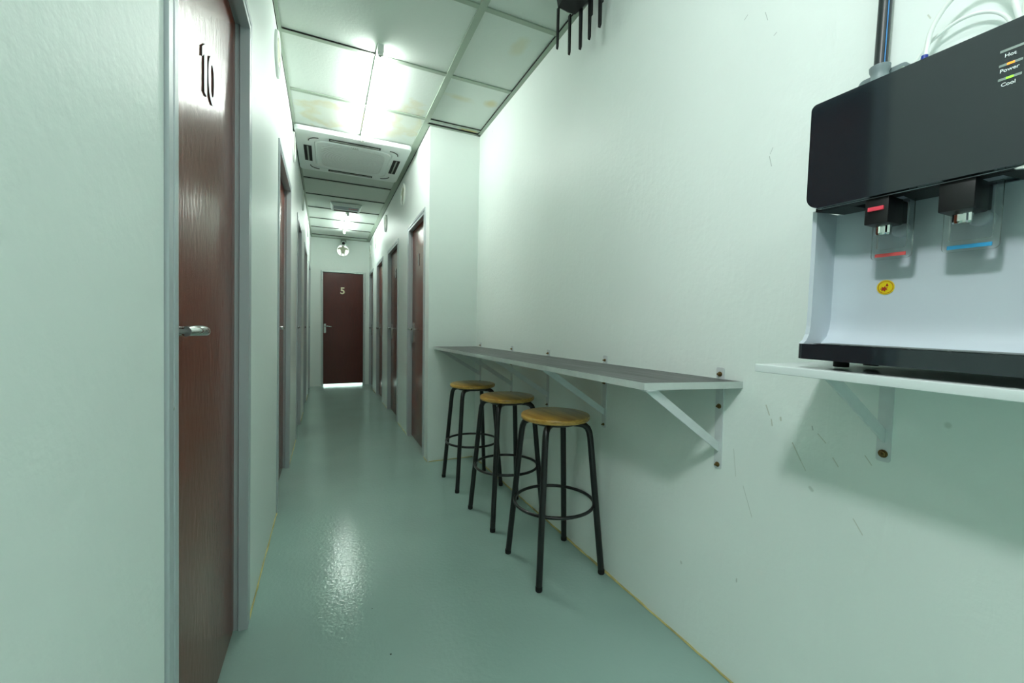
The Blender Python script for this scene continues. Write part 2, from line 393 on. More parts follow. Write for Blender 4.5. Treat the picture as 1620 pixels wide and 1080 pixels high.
# ------------------------------------------------------------------ room shell
XL, XC, XR, YE, YR, ZC = -0.251, 0.728, 1.110, 7.93, 3.17, 2.595
TL, TR = 0.0080, 0.0090          # the long walls lean out of plumb a little
def structure(name, bm, m, base=None, rot=None, **k):
    o = obj(name, bm, m, base=base, **k); o['kind'] = 'structure'
    if rot: o.rotation_euler = rot
    return o
X0, Y0 = -2.2, -2.6
bm = NB(); box(bm, X0-.1, XR+.1, Y0-.1, 10.2, -.1, 0); structure('floor', bm, m_floor)
bm = NB(); box(bm, X0-.1, XR+.15, Y0-.1, 10.2, ZC+.009, ZC+.1); structure('ceiling', bm, m_tile)
# tee grid and wall angles of the suspended ceiling
bm = NB()
TW = .027
rows = [1.915-.585*k for k in range(0, 9)][::-1]+[2.505, 3.09, 3.66, 4.26, 4.836, 5.40, 5.98, 6.56, 7.13, 7.70]
box(bm, .672, .672+.036, Y0, YE, ZC, ZC+.008)
for x in (.678-.6*3, .678-.6*2+.0): pass
box(bm, -.9, -.9+TW, Y0, .3, ZC, ZC+.008)
for y in rows:
    xa, xb = (X0 if y < .3 else XL), (XR+.03 if y < YR else .69)
    box(bm, xa, xb, y-TW/2, y+TW/2, ZC+.001, ZC+.008)
box(bm, XL+.016, XL+.040, .3, YE, ZC-.001, ZC+.008)     # wall angle, left
box(bm, XR-.004, XR+.03, Y0, YR, ZC-.001, ZC+.008)
box(bm, XC-.022, XC+.004, YR, YE, ZC-.001, ZC+.008)
box(bm, XC-.022, XR+.02, YR-.026, YR, ZC-.001, ZC+.008)
box(bm, XL, XC, YE-.026, YE, ZC-.001, ZC+.008)
structure('trim_1', bm, m_grid)
# dark strips painted as shade in the gaps beside the wall angles and cross tees
bm = NB()
box(bm, XL+.0195, XL+.0245, .3, YE, ZC-.0016, ZC-.0011); box(bm, XC-.0065, XC-.001, YR, YE, ZC-.0016, ZC-.0011)
box(bm, XR-.0050, XR-.0040, Y0, YR-.03, ZC-.0016, ZC+.008); box(bm, .70, XR-.005, YR-.0295, YR-.0265, ZC-.0016, ZC+.008)
for y in rows:
    if y > 2.4 and y < 3: box(bm, XL+.045, .30, y-TW/2-.0028, y-TW/2, ZC+.0006, ZC+.008)
    elif 3 < y < 3.2: box(bm, .71, XR-.005, y-TW/2-.0022, y-TW/2, ZC+.0006, ZC+.008)
    elif y > 4.7: box(bm, XL+.045, .67, y-TW/2-.006, y-TW/2, ZC+.0006, ZC+.008)
structure('gap_shade_strips', bm, m_dark)

DOORS_L = [(0.858, 1.685, 2.085), (2.60, 3.465, 2.075), (4.245, 4.94, 2.085), (5.60, 6.36, 2.07), (7.06, 7.80, 2.05)]
DOORS_R = [(3.30, 4.06, 2.015), (4.635, 5.465, 2.025), (5.945, 6.735, 2.035), (7.20, 7.90, 2.03)]
def wall_segments(bm, xa, xb, y0, y1, doors, ztop, gap=0.0):
    y = y0
    for a, b, z in doors:
        box(bm, xa, xb, y, a-gap, 0, ztop); box(bm, xa, xb, a-gap, b, z, ztop); y = b
    box(bm, xa, xb, y, y1, 0, ztop)
bm = NB(); wall_segments(bm, XL-.12, XL, .30, YE, DOORS_L, ZC+.03, gap=.004)
structure('wall_left', bm, m_wall, base=(XL, 0, 0), rot=(0, TL, 0))
bm = NB(); wall_segments(bm, XC, XC+.12, YR, YE, DOORS_R, ZC+.03)
box(bm, XC+.12, XR+.1, YR, YR+.1, 0, ZC+.03)
structure('wall_corridor_right', bm, m_wall)
bm = NB(); box(bm, XR, XR+.1, Y0, YR+.1, 0, ZC+.03)
structure('wall_right', bm, m_wallR, base=(XR, 0, 0), rot=(0, TR, 0))
EX0, EX1, EZ = -.072, .655, 2.035   # frame of the end door
bm = NB(); box(bm, XL-.1, EX0, YE, YE+.1, 0, ZC+.03); box(bm, EX1, XC+.12, YE, YE+.1, 0, ZC+.03); box(bm, EX0, EX1, YE, YE+.1, EZ, ZC+.03)
structure('wall_back', bm, m_wall)
# back room beyond the end door: only seen through the gap under it
bm = NB(); box(bm, -.6, 1.3, 10.0, 10.1, 0, ZC); box(bm, -.7, -.6, YE+.1, 10.1, 0, ZC); box(bm, 1.25, 1.35, YE+.1, 10.1, 0, ZC)
structure('wall_beyond', bm, m_wall)
# the foyer round the photographer
bm = NB(); box(bm, X0, XL-.12, .30, .40, 0, ZC+.03); box(bm, X0-.1, X0, Y0, .40, 0, ZC+.03)
structure('wall_foyer', bm, m_wall)
bm = NB(); box(bm, X0-.1, XR+.1, Y0-.1, Y0, 0, ZC+.03); structure('wall_front', bm, m_wall)
# solid filling behind the side doors (closed rooms, no light)
bm = NB()
for a, b, z in DOORS_L: box(bm, XL-.16, XL-.12, a-.05, b+.05, 0, z+.05)
structure('wall_left_rooms', bm, m_dark)
bm = NB()
for a, b, z in DOORS_R: box(bm, XC+.13, XC+.16, a-.02, b+.02, 0, z+.05)
structure('wall_right_rooms', bm, m_dark)
# bead of yellowed sealant where wall and floor meet
bm = NB()
pts = [(XR-.002+random.uniform(-.0025, .0015), YR-.03-i*.045, .002) for i in range(80)]
tube(bm, pts, [random.uniform(.003, .0065) for _ in pts], n=6)
tube(bm, [(XC+.01+i*.04, YR-.002, .001) for i in range(10)], .004, n=6)
structure('trim_2', bm, m_stedge)
bm = NB()
def bead(x, y0, y1):
    n = max(2, int((y1-y0)/.05)); p = [(x+random.uniform(-.0012, .0012), y0+(y1-y0)*i/n, .001) for i in range(n+1)]
    tube(bm, p, [random.uniform(.0018, .004) for _ in p], n=6)
ys = [.30]+[v for a, b, z in DOORS_L for v in (a, b)]+[YE]
for i in range(0, len(ys), 2): bead(XL+.002, ys[i], ys[i+1])
ys = [YR]+[v for a, b, z in DOORS_R for v in (a, b)]+[YE]
for i in range(0, len(ys), 2): bead(XC-.002, ys[i], ys[i+1])
structure('trim_3', bm, m_stedge)

# ------------------------------------------------------------------ doors
def door_frame_bm(face, s, y0, y1, z, prof, w_in):
    """sweep a pressed profile (w inward, d towards the corridor) round jamb, lintel, jamb"""
    bm = NB(); rings = []
    for k in range(4):
        ring = []
        for w, d in prof:
            if k == 0: p = (face+s*d, y0+w, 0)
            elif k == 1: p = (face+s*d, y0+w, z-w)
            elif k == 2: p = (face+s*d, y1-w, z-w)
            else: p = (face+s*d, y1-w, 0)
            ring.append(bm.verts.new(p))
        rings.append(ring)
    for A, B in zip(rings, rings[1:]):
        for i in range(len(prof)-1): bm.faces.new((A[i], A[i+1], B[i+1], B[i]))
    bmesh.ops.recalc_face_normals(bm, faces=bm.faces)
    return bm
PROF = [(0, -.01), (0, .006), (.020, .006), (.021, .002), (.028, .002), (.029, .006), (.048, .006), (.048, -.022), (.040, -.024), (.040, -.10)]
def lever(parent, face, s, yp, zc, ydir, plate=True):
    """lever handle on a side door: backplate, neck and lever; parent is the leaf"""
    bm = NB()
    if plate:
        xa = face+s*.008
        prism(bm, rrect(yp-.019, yp+.019, zc-.13, zc+.06, (.012,)*4), 'x', face, xa)
    tube(bm, [(face, yp, zc), (face+s*.045, yp, zc)], .009, n=14)
    pth = smooth_path([(face+s*.040, yp-ydir*.008, zc), (face+s*.046, yp+ydir*.03, zc+.001), (face+s*.046, yp+ydir*.085, zc), (face+s*.041, yp+ydir*.12, zc-.003)], 6)
    rr = [.0095+.002*math.sin(i/len(pth)*3) for i in range(len(pth))]; rr[-1] = .006
    tube(bm, pth, rr, n=14)
    return obj('lever_handle', bm, m_chrome if s > 0 else m_steel, parent, smooth=40)
def side_door(n, side, y0, y1, z, mat_leaf, number=None, hdir=None, fm=None):
    face, s = (XL, 1) if side == 'L' else (XC, -1)
    t = thing('door_%d' % n, None, None, (face, (y0+y1)/2, 0), (0, TL if side == 'L' else 0, 0), kind='structure')
    obj('door_frame', door_frame_bm(face, s, y0, y1, z, PROF, .048), fm or m_frame, t)
    lf = face-s*.036
    bm = NB(); box(bm, lf-s*.04, lf, y0+.042, y1-.042, .006, z-.042, bev=.0015)
    leaf = obj('door_leaf', bm, mat_leaf, t)
    yh = y0+.105 if side == 'L' else y1-.10
    lever(leaf, lf, s, yh, 1.037, 1 if side == 'L' else -1)
    # steel hinges on the other edge
    if number:
        # seen from the corridor: right-hand direction of the viewer facing the leaf
        right = (0, 1, 0) if side == 'L' else (0, -1, 0)
        cy, cz, sz = number[1], number[2], number[3]
        mtx = frame_mat((lf+s*.0024, cy, cz), right, (0, 0, 1))
        bm = text_bm(number[0], sz, .0045, mtx, bold=.002)
        if number[0] == '10':
            bm.free()
            bm = text_bm('0', sz, .0030, frame_mat((lf+s*.0019, cy+.045, cz), right, (0, 0, 1)), bold=.002)
            one = [(-.032, .036), (-.032, .014), (-.012, .030), (-.012, -.056), (.012, -.056), (.012, .056), (-.006, .056)]
            prism(bm, [(cy-.020+u, cz+v*1.07) for u, v in one], 'x', lf+s*.0003, lf+s*.0035)
        bm.normal_update()
        for f in bm.faces:
            f.material_index = 0 if abs(f.normal.x) > .7 else 1
        obj('door_number', bm, [m_num, m_numedge], leaf)
    # screw in the jamb
    bm = NB(); lathe(bm, [(0.0001, .0065), (.003, .006), (.004, .004)], (face, y0+.024, .905), 'x', 12)
    if side == 'L': obj('frame_screw', bm, m_chrome, t)
    else: bm.free()
    return t
side_door(1, 'L', *DOORS_L[0], m_door, ('10', 1.280, 1.680, .166))
for i in range(1, 5): side_door(1+i, 'L', *DOORS_L[i], m_door)
side_door(6, 'R', *DOORS_R[0], m_door, ('1', 3.72, 1.655, .15))
side_door(7, 'R', *DOORS_R[1], m_door, ('2', 5.03, 1.69, .15))
side_door(8, 'R', *DOORS_R[2], m_door)
side_door(9, 'R', *DOORS_R[3], m_door)
# end door with the number 5
t = thing('door_10', None, None, ((EX0+EX1)/2, YE, 0), kind='structure')
def end_frame():
    bm = NB(); rings = []
    prof = [(0, .01), (0, -.012), (.006, -.014), (.024, -.014), (.030, -.012), (.030, .03), (.038, .03), (.038, .1)]
    for k in range(4):
        ring = []
        for w, d in prof:
            x = EX0+w if k < 2 else EX1-w
            ring.append(bm.verts.new((x, YE+d, 0 if k in (0, 3) else EZ-w)))
        rings.append(ring)
    for A, B in zip(rings, rings[1:]):
        for i in range(len(prof)-1): bm.faces.new((A[i], A[i+1], B[i+1], B[i]))
    bmesh.ops.recalc_face_normals(bm, faces=bm.faces)
    return bm
obj('door_frame', end_frame(), m_alu, t)
bm = NB(); box(bm, EX0+.033, EX1-.033, YE+.012, YE+.05, .032, EZ-.034, bev=.0015)
leaf = obj('door_leaf', bm, m_door5, t)
bm = text_bm('5', .165, .008, frame_mat((.277, YE+.008, 1.685), (1, 0, 0), (0, 0, 1)), bold=.004)
obj('door_number', bm, m_numw, leaf)
bm = NB(); hx = EX0+.062
prism(bm, rrect(hx-.017, hx+.017, .935, 1.10, (.012,)*4), 'y', YE+.004, YE+.012)
tube(bm, [(hx, YE+.01, 1.055), (hx, YE-.035, 1.055)], .009, n=14)
tube(bm, smooth_path([(hx-.008, YE-.03, 1.055), (hx+.03, YE-.036, 1.055), (hx+.085, YE-.034, 1.05), (hx+.105, YE-.03, 1.047)], 5), .009, n=12)
obj('lever_handle', bm, m_steel, leaf, smooth=40)
bm = NB()
for zz in (1.86, 1.33):
    lathe(bm, [(0.0001, -.0155), (.005, -.0145)], (EX0+.012, YE, zz), 'y', 10); lathe(bm, [(0.0001, -.0155), (.005, -.0145)], (EX1-.012, YE, zz-.03), 'y', 10)
obj('frame_screw', bm, m_dark, t)

# ------------------------------------------------------------------ round ventilator discs
def round_vent(face_pt, nx, ny, label, tilt=None, group='round ventilators high on the corridor walls', dm=None):
    """wall disc with a raised rim and a T-shaped baffle; (nx, ny) points into the corridor"""
    t = thing('round_ventilator', label, 'ventilator', face_pt, tilt or (0, 0, 0), group)
    P = Vector(face_pt); N = Vector((nx, ny, 0)); R = Vector((0, 0, 1)).cross(N)*1.0
    def mk(prof, n=48):
        bm = NB(); rings = []
        for r, h in prof:
            rings.append([bm.verts.new(P+N*h+R*r*math.cos(2*math.pi*k/n)+Vector((0, 0, 1))*r*math.sin(2*math.pi*k/n)) for k in range(n)])
        for A, B in zip(rings, rings[1:]):
            for k in range(n): bm.faces.new((A[k], A[(k+1) % n], B[(k+1) % n], B[k]))
        bm.faces.new(rings[-1]); bmesh.ops.recalc_face_normals(bm, faces=bm.faces); return bm
    obj('rim', mk([(.110, -.002), (.110, .009), (.106, .013), (.099, .013), (.096, .009), (.096, .004)]), m_white, t, smooth=30)
    obj('disc', mk([(.0955, .003), (.0955, .0055), (.02, .0075)]), dm or m_white, t)
    poly = [(-.030, -.055), (.030, -.055), (.036, -.005), (.050, .022), (.085, .010), (.088, .030), (.060, .050), (.022, .058), (.016, .080), (-.016, .080), (-.022, .058), (-.060, .050), (-.088, .030), (-.085, .010), (-.050, .022), (-.036, -.005)]
    bm = NB(); A = [bm.verts.new(P+R*u+Vector((0, 0, v))+N*.006) for u, v in poly]; B = [bm.verts.new(P+R*u*.93+Vector((0, 0, v*.95))+N*.009) for u, v in poly]
    bm.faces.new(B); n = len(poly)
    for k in range(n): bm.faces.new((A[k], A[(k+1) % n], B[(k+1) % n], B[k]))
    bmesh.ops.recalc_face_normals(bm, faces=bm.faces)
    obj('baffle', bm, m_vdark, t)
    for sgn in (-1, 1):
        bm = NB(); q = [(sgn*.026, -.05), (sgn*.034, -.09), (sgn*.024, -.092), (sgn*.016, -.05)]
        A = [bm.verts.new(P+R*u+Vector((0, 0, v))+N*.010) for u, v in q]; bm.faces.new(A)
        A2 = [bm.verts.new(P+R*u+Vector((0, 0, v))+N*.006) for u, v in q]; bm.faces.new(A2)
        for k in range(4): bm.faces.new((A[k], A[(k+1) % 4], A2[(k+1) % 4], A2[k]))
        bmesh.ops.recalc_face_normals(bm, faces=bm.faces)
        obj('strut', bm, m_greyp, t)
    return t
for i, (y, z) in enumerate(((2.49, 2.455), (3.70, 2.46), (5.10, 2.43), (6.50, 2.42))):
    round_vent((XL+z*TL+.0005, y, z), 1, 0, ['white round ventilator on the left wall nearest the camera, just under the ceiling',
      'white round ventilator on the left wall beside the air conditioner corner', 'white round ventilator on the left wall between the third and fourth left doors',
      'white round ventilator on the left wall nearest the end of the corridor'][i], (0, TL, 0))
for i, (y, z) in enumerate(((4.34, 2.41), (5.65, 2.415), (6.90, 2.415), (7.70, 2.39))):
    round_vent((XC-.0005, y, z), -1, 0, ['white round ventilator on the right corridor wall above the gap between doors 1 and 2',
      'white round ventilator on the right corridor wall just past door 2', 'thin-looking white round ventilator on the right corridor wall, third from the room corner',
      'white round ventilator on the right corridor wall nearest the end wall'][i])
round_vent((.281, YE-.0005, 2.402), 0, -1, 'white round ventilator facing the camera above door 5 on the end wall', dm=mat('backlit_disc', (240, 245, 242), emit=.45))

# ------------------------------------------------------------------ security camera over door 5
t = thing('security_camera', 'small white security camera with black lens above the round ventilator on the end wall', 'camera', (.29, YE, 2.56))
bm = NB(); box(bm, .243, .335, YE-.060, YE-.001, 2.535, 2.592, bev=.008, seg=3); obj('housing', bm, m_greyp, t, smooth=40)
bm = NB(); lathe(bm, [(.040, -.005), (.040, -.04), (.036, -.05), (.028, -.05)], (.287, YE-.055, 2.512), 'y', 32); obj('ball', bm, m_ac, t, smooth=40)
bm = NB(); lathe(bm, [(.027, -.001), (.026, -.008), (.018, -.016), (.0001, -.019)], (.287, YE-.100, 2.512), 'y', 32); obj('lens', bm, m_lens, t, smooth=40)

# ------------------------------------------------------------------ LED battens
def batten(y0, y1, x, label, mt):
    t = thing('led_batten_light', label, 'ceiling light', (x, (y0+y1)/2, ZC), group='led batten lights on the ceiling')
    bm = NB(); box(bm, x-.014, x+.012, y0, y1, ZC-.013, ZC, bev=.002); obj('batten', bm, m_white, t)
    for a, b in ((y0-.004, y0+.028), (y1-.028, y1+.004)):
        bm = NB(); box(bm, x-.013, x+.019, a, b, ZC-.046, ZC-.002, bev=.004)
        obj('lamp_holder', bm, m_white, t, smooth=40)
    for a, b in ((y0+.0285, y0+.05), (y1-.05, y1-.0285)):
        bm = NB(); tube(bm, [(x+.004, a, ZC-.031), (x+.004, b, ZC-.031)], .0135, n=20)
        obj('end_cap', bm, m_greyp, t, smooth=40)
    bm = NB(); tube(bm, [(x+.004, y0+.0505, ZC-.031), (x+.004, y1-.0505, ZC-.031)], .013, n=20); obj('glowing_tube', bm, mt, t, smooth=40)
batten(2.385, 3.60, .272, 'glowing white LED tube batten on the ceiling in front of the air conditioner', m_tube)
batten(6.03, 7.24, .272, 'glowing white LED tube batten far down the corridor ceiling, before door 5', m_tube2)

batten(-.50, .70, .300, 'LED tube batten over the near end of the corridor, above the water dispenser', m_tube0)

# ------------------------------------------------------------------ small ceiling box with red marking
t = thing('ceiling_sign_box', 'grey and white box with red marking on the ceiling before the far LED tube', 'ceiling fixture', (.24, 5.74, ZC))
bm = NB(); prism(bm, [(.055, ZC), (.425, ZC), (.400, ZC-.040), (.080, ZC-.040)], 'y', 5.60, 5.88); obj('tray', bm, m_ac, t)
bm = NB(); box(bm, .092, .388, 5.615, 5.75, ZC-.043, ZC-.0395, bev=.001); obj('grey_panel', bm, mat('sign_panel', (128, 146, 152), rough=.3), t)
bm = NB(); box(bm, .10, .38, 5.80, 5.85, ZC-.043, ZC-.0395); obj('slot', bm, m_blackp, t)
bm = NB()
for k in range(5):
    xx = .27+k*.022; prism(bm, [(xx, 5.66), (xx+.013, 5.655), (xx+.016, 5.69), (xx+.004, 5.70)], 'z', ZC-.0445, ZC-.043)
obj('red_marking', bm, m_redb, t)

# ------------------------------------------------------------------ cassette air conditioner
ax0, ax1, ay0, ay1, az = -.222, .672, 3.585, 4.475, 2.560
acx, acy = (ax0+ax1)/2, (ay0+ay1)/2
t = thing('cassette_air_conditioner', 'square white cassette air conditioner set in the corridor ceiling', 'air conditioner', (acx, acy, ZC))
def ring_face(bm, loops):
    rs = [[bm.verts.new(p) for p in L] for L in loops]
    for A, B in zip(rs, rs[1:]):
        n = len(A)
        for k in range(n): bm.faces.new((A[k], A[(k+1) % n], B[(k+1) % n], B[k]))
    return rs
def acl(ins, z, r): return [(u, v, z) for u, v in rrect(ax0+ins, ax1-ins, ay0+ins, ay1-ins, (r,)*4, 8)]
bm = NB(); rs = ring_face(bm, [acl(0, ZC, .035), acl(0, az+.012, .035), acl(.006, az+.002, .035), acl(.03, az-.002, .05), acl(.135, az-.006, .07), acl(.14, az, .07), acl(.147, az, .07), acl(.152, az-.008, .07)])
bm.faces.new(rs[-1]); bmesh.ops.recalc_face_normals(bm, faces=bm.faces); obj('fascia', bm, m_ac, t, smooth=30)
bm = NB()
gl = []
for (ins, dz) in ((.19, -.010), (.205, -.014)):
    L = []
    for k in range(64):
        a = 2*math.pi*k/64; c, s_ = math.cos(a), math.sin(a); h = (ax1-ax0)/2-ins
        q = 1/((abs(c)**7+abs(s_)**7)**(1/7)); pin = 1-.06*(1-abs(math.cos(2*a)))*0
        L.append((acx+h*q*c, acy+h*q*s_, az+dz))
    gl.append(L)
rs = ring_face(bm, gl); bm.faces.new(rs[-1]); bmesh.ops.recalc_face_normals(bm, faces=bm.faces)
def grille_mat():
    m = mat('air_intake_grille', (196, 206, 202), rough=.5)
    nt = m.node_tree; b = nt.nodes['Principled BSDF']; tc = [n for n in nt.nodes if n.type == 'TEX_COORD'][0]
    w = nt.nodes.new('ShaderNodeTexWave'); w.wave_type = 'RINGS'; w.rings_direction = 'SPHERICAL'; w.inputs['Scale'].default_value = 14
    nt.links.new(tc.outputs['Object'], w.inputs['Vector'])
    bp = nt.nodes.new('ShaderNodeBump'); bp.inputs['Strength'].default_value = .6; bp.inputs['Distance'].default_value = .004
    nt.links.new(w.outputs['Color'], bp.inputs['Height']); nt.links.new(bp.outputs[0], b.inputs['Normal'])
    w2 = nt.nodes.new('ShaderNodeTexWave'); w2.inputs['Scale'].default_value = 60
    nt.links.new(tc.outputs['Object'], w2.inputs['Vector'])
    mx = nt.nodes.new('ShaderNodeMixRGB'); mx.inputs[1].default_value = (*lin((200, 208, 206)), 1); mx.inputs[2].default_value = (*lin((226, 232, 230)), 1)
    nt.links.new(w2.outputs['Color'], mx.inputs[0]); nt.links.new(mx.outputs[0], b.inputs['Base Color'])
    return m
obj('intake_grille', bm, grille_mat(), t)
def slot(x0, x1, y0, y1, along):
    bm = NB(); box(bm, x0, x1, y0, y1, az-.0078, az-.0055)
    o = obj('air_outlet', bm, m_dark, t)
    bm = NB()
    if along == 'x': box(bm, x0+.01, x1-.01, (y0+y1)/2-.006, (y0+y1)/2+.006, az-.0105, az-.008)
    else: box(bm, (x0+x1)/2-.006, (x0+x1)/2+.006, y0+.01, y1-.01, az-.0105, az-.008)
    obj('louvre', bm, m_greyp, o)
slot(acx-.20, acx+.20, ay0+.070, ay0+.115, 'x'); slot(acx-.20, acx+.20, ay1-.115, ay1-.070, 'x')
slot(ax0+.055, ax0+.115, acy-.17, acy+.17, 'y'); slot(ax1-.115, ax1-.055, acy-.17, acy+.17, 'y')
for cx_, cy_, a0 in ((ax0+.17, ay0+.17, 180), (ax1-.17, ay0+.17, 270), (ax1-.17, ay1-.17, 0), (ax0+.17, ay1-.17, 90)):
    bm = NB(); tube(bm, [(cx_+.075*math.cos(math.radians(a0+k*9)), cy_+.075*math.sin(math.radians(a0+k*9)), az-.0070) for k in range(11)], .0035, n=6)
    obj('corner_groove', bm, m_dark, t)
bm = NB()
for k in range(4): box(bm, acx-.03+k*.016, acx-.022+k*.016, ay0+.155, ay0+.162, az-.0095, az-.0075)
box(bm, acx-.02, acx+.03, ay0+.178, ay0+.184, az-.0095, az-.0075)
obj('indicator_marks', bm, m_greyp, t)

# ------------------------------------------------------------------ bar stools
def make_stool():
    t = thing('bar_stool', '', 'stool', (0, 0, 0), group='backless bar stools under the counter')
    bm = NB(); lathe(bm, [(.0001, .678), (.144, .678), (.150, .676), (.153, .671), (.153, .6675), (.1512, .667), (.1512, .6655), (.153, .665), (.153, .662), (.150, .657), (.144, .655), (.0001, .655)], (0, 0, 0), 'z', 64)
    obj('seat', bm, m_seat, t, smooth=35)
    bm = NB()
    tube(bm, [(.098*math.cos(2*math.pi*k/48), .098*math.sin(2*math.pi*k/48), .646) for k in range(48)], .009, n=10, closed=True)
    obj('seat_ring', bm, m_black, t, smooth=60)
    for k in range(4):
        a = math.radians(45+90*k); c, s = math.cos(a), math.sin(a)
        prof = [(.03, .6408), (.075, .6408), (.112, .6408), (.131, .6368), (.145, .626), (.153, .608), (.157, .585), (.160, .56), (.215, .012)]
        rr = []
        for i in range(len(prof)-1):
            for q in range(3):
                t_ = q/3; rr.append((prof[i][0]*(1-t_)+prof[i+1][0]*t_, prof[i][1]*(1-t_)+prof[i+1][1]*t_))
        rr.append(prof[-1])
        bm = NB(); tube(bm, [(r*c, r*s, z) for r, z in rr], .0136, n=18)
        lg = obj('leg', bm, m_black, t, smooth=60)
        bm = NB(); lathe(bm, [(.0130, .0), (.0142, .003), (.0144, .018), (.0138, .020)], (.2155*c, .2155*s, 0), 'z', 20)
        obj('foot_cap', bm, m_rubber, lg, smooth=40)
    bm = NB(); tube(bm, [(.176*math.cos(2*math.pi*k/64), .176*math.sin(2*math.pi*k/64), .285) for k in range(64)], .0072, n=10, closed=True)
    obj('foot_ring', bm, m_black, t, smooth=60)
    return t
st = make_stool()
def copy_tree(o, parent=None):
    c = o.copy(); COL.objects.link(c)
    if parent is not None: c.parent = parent
    for ch in [x for x in bpy.data.objects if x.parent == o]: copy_tree(ch, c)
    return c
for i, (x, y, a, lb) in enumerate(((.933, 1.574, 0.0, 'nearest black bar stool with round oak seat, front of the three under the counter'),
                             (.931, 2.103, .06, 'middle black bar stool with round oak seat, between the other two'),
                             (.916, 2.655, .02, 'farthest black bar stool with round oak seat, beside the corridor wall corner'))):
    o = st if i == 0 else copy_tree(st)
    o.location = (x, y, 0); o.rotation_euler = (0, 0, a); o['label'] = lb

# ------------------------------------------------------------------ wall counter
XW = 1.1175
t = thing('wall_counter', 'long grey wood-grain wall counter on white steel brackets above the stools', 'counter', (XW, 2.0, .905))
CT = .905; TH = .019
cf = [(1.117, .812), (.806, .880), (.768, 3.165), (1.117, 3.165)]
def inset(p, d):  # shrink front and end for the edge banding
    return [(p[0][0], p[0][1]+d), (p[1][0]+d, p[1][1]+d), (p[2][0]+d, p[2][1]), p[3]]
bm = NB(); prism(bm, inset(cf, .0015), 'z', CT-TH, CT); obj('worktop', bm, m_top, t)
bm = NB()
ii = inset(cf, .0015)
prism(bm, [cf[0], cf[1], ii[1], ii[0]], 'z', CT-TH-.0005, CT+.0004); prism(bm, [cf[1], cf[2], ii[2], ii[1]], 'z', CT-TH-.0005, CT+.0004)
obj('edge_banding', bm, mat('grey_edge_band', (186, 194, 190), rough=.4, var=.05, vscale=40), t)
def wall_bracket(parent, y, xf, ztop, zbot, zstrut, up=.032, xw=XW, w=.027):
    """steel shelf bracket: wall plate, horizontal arm, diagonal strut"""
    bm = NB(); T = .0035
    # wall plate with rounded ends
    prism(bm, rrect(y-w/2, y+w/2, zbot, ztop+up, (.006,)*4, 4), 'x', xw-T, xw)
    box(bm, xf+.006, xw-T, y-w/2, y+w/2, ztop-T, ztop)
    # diagonal flat bar
    # diagonal flat bar standing on edge, its broad side facing along the wall
    xt = xf+.004
    prism(bm, [(xt, ztop-.0005), (xt+.047, ztop-.0005), (xw-T, zstrut+.018), (xw-T, zstrut-.012)], 'y', y-.0022, y+.0022)
    return obj('bracket', bm, m_bracket, parent)
def bolt(parent, y, z, xw, big=1.0):
    bm = NB()
    lathe(bm, [(.0075*big, -.0), (.0078*big, -.0015), (.0075*big, -.002), (.0055*big, -.002), (.0055*big, -.006), (.003*big, -.007), (.003*big, -.012), (.0001, -.0125)], (xw-.0035, y, z), 'x', 14)
    obj('bolt', bm, m_bolt, parent, smooth=35)
for y in (.887, 1.463, 1.967, 2.450, 3.048):
    b = wall_bracket(t, y, .806-(y-.88)*.0166, CT-TH-.0008, .624, .690, up=.055)
    xf = XW
    for z in (CT+.015, .820, .638): bolt(b, y, z, XW, 1.0 if y < 1 else .8)
bm = NB(); box(bm, XW-.030, XW-.001, .93, .931, .9051, .9052); bm.free()

# ------------------------------------------------------------------ dispenser shelf
XS = 1.1185
t = thing('wall_shelf', 'white wall shelf carrying the water dispenser', 'shelf', (XS, .5922, .982), (-.0125, 0, 0))
t.rotation_euler = (.0125, 0, 0)
SH = .0165
bm = NB(); box(bm, .850, XS-.0005, -.12, .592, .982-SH, .982, bev=.0022, seg=3); obj('board', bm, m_white2, t, smooth=35)
for y in (.472, -.02):
    b = wall_bracket(t, y, .880, .982-SH-.0005, .772, .826, up=-.004, xw=XS, w=.026)
    bolt(b, y, .790, XS, 1.15)

# ------------------------------------------------------------------ water dispenser
D0 = (1.0, .515, .998)
t = thing('water_dispenser', 'black and white tabletop hot and cold water dispenser on the white shelf', 'water dispenser', D0, (.022, 0, 0))
DY0, DY1 = .075, .515          # right and left ends
# black drip base with slotted top
bm = NB(); prism(bm, rrect(.862, 1.09, DY0, DY1, (.012, .006, .006, .012), 6), 'z', 1.000, 1.0295)
obj('drip_base', bm, m_gloss, t, smooth=35)
bm = NB()
for k in range(9):
    x = .872+k*.0075
    box(bm, x, x+.0035, DY0+.03, DY1-.03, 1.0297, 1.0315, bev=.0006, seg=1)
for k in range(9):
    y = DY0+.03+k*(DY1-DY0-.06)/8; box(bm, .869, .940, y-.002, y+.002, 1.0297, 1.0308)
obj('drip_grid', bm, mat('dark_steel_grid', (120, 128, 128), rough=.3, metal=.6), t)
for (fx, fy) in ((.95, .478), (1.06, .478), (.95, DY0+.04), (1.06, DY0+.04)):
    bm = NB(); lathe(bm, [(.012, .984), (.013, .9845), (.013, .999)], (fx, fy, 0), 'z', 24); obj('rubber_foot', bm, m_rubber, t, smooth=35)
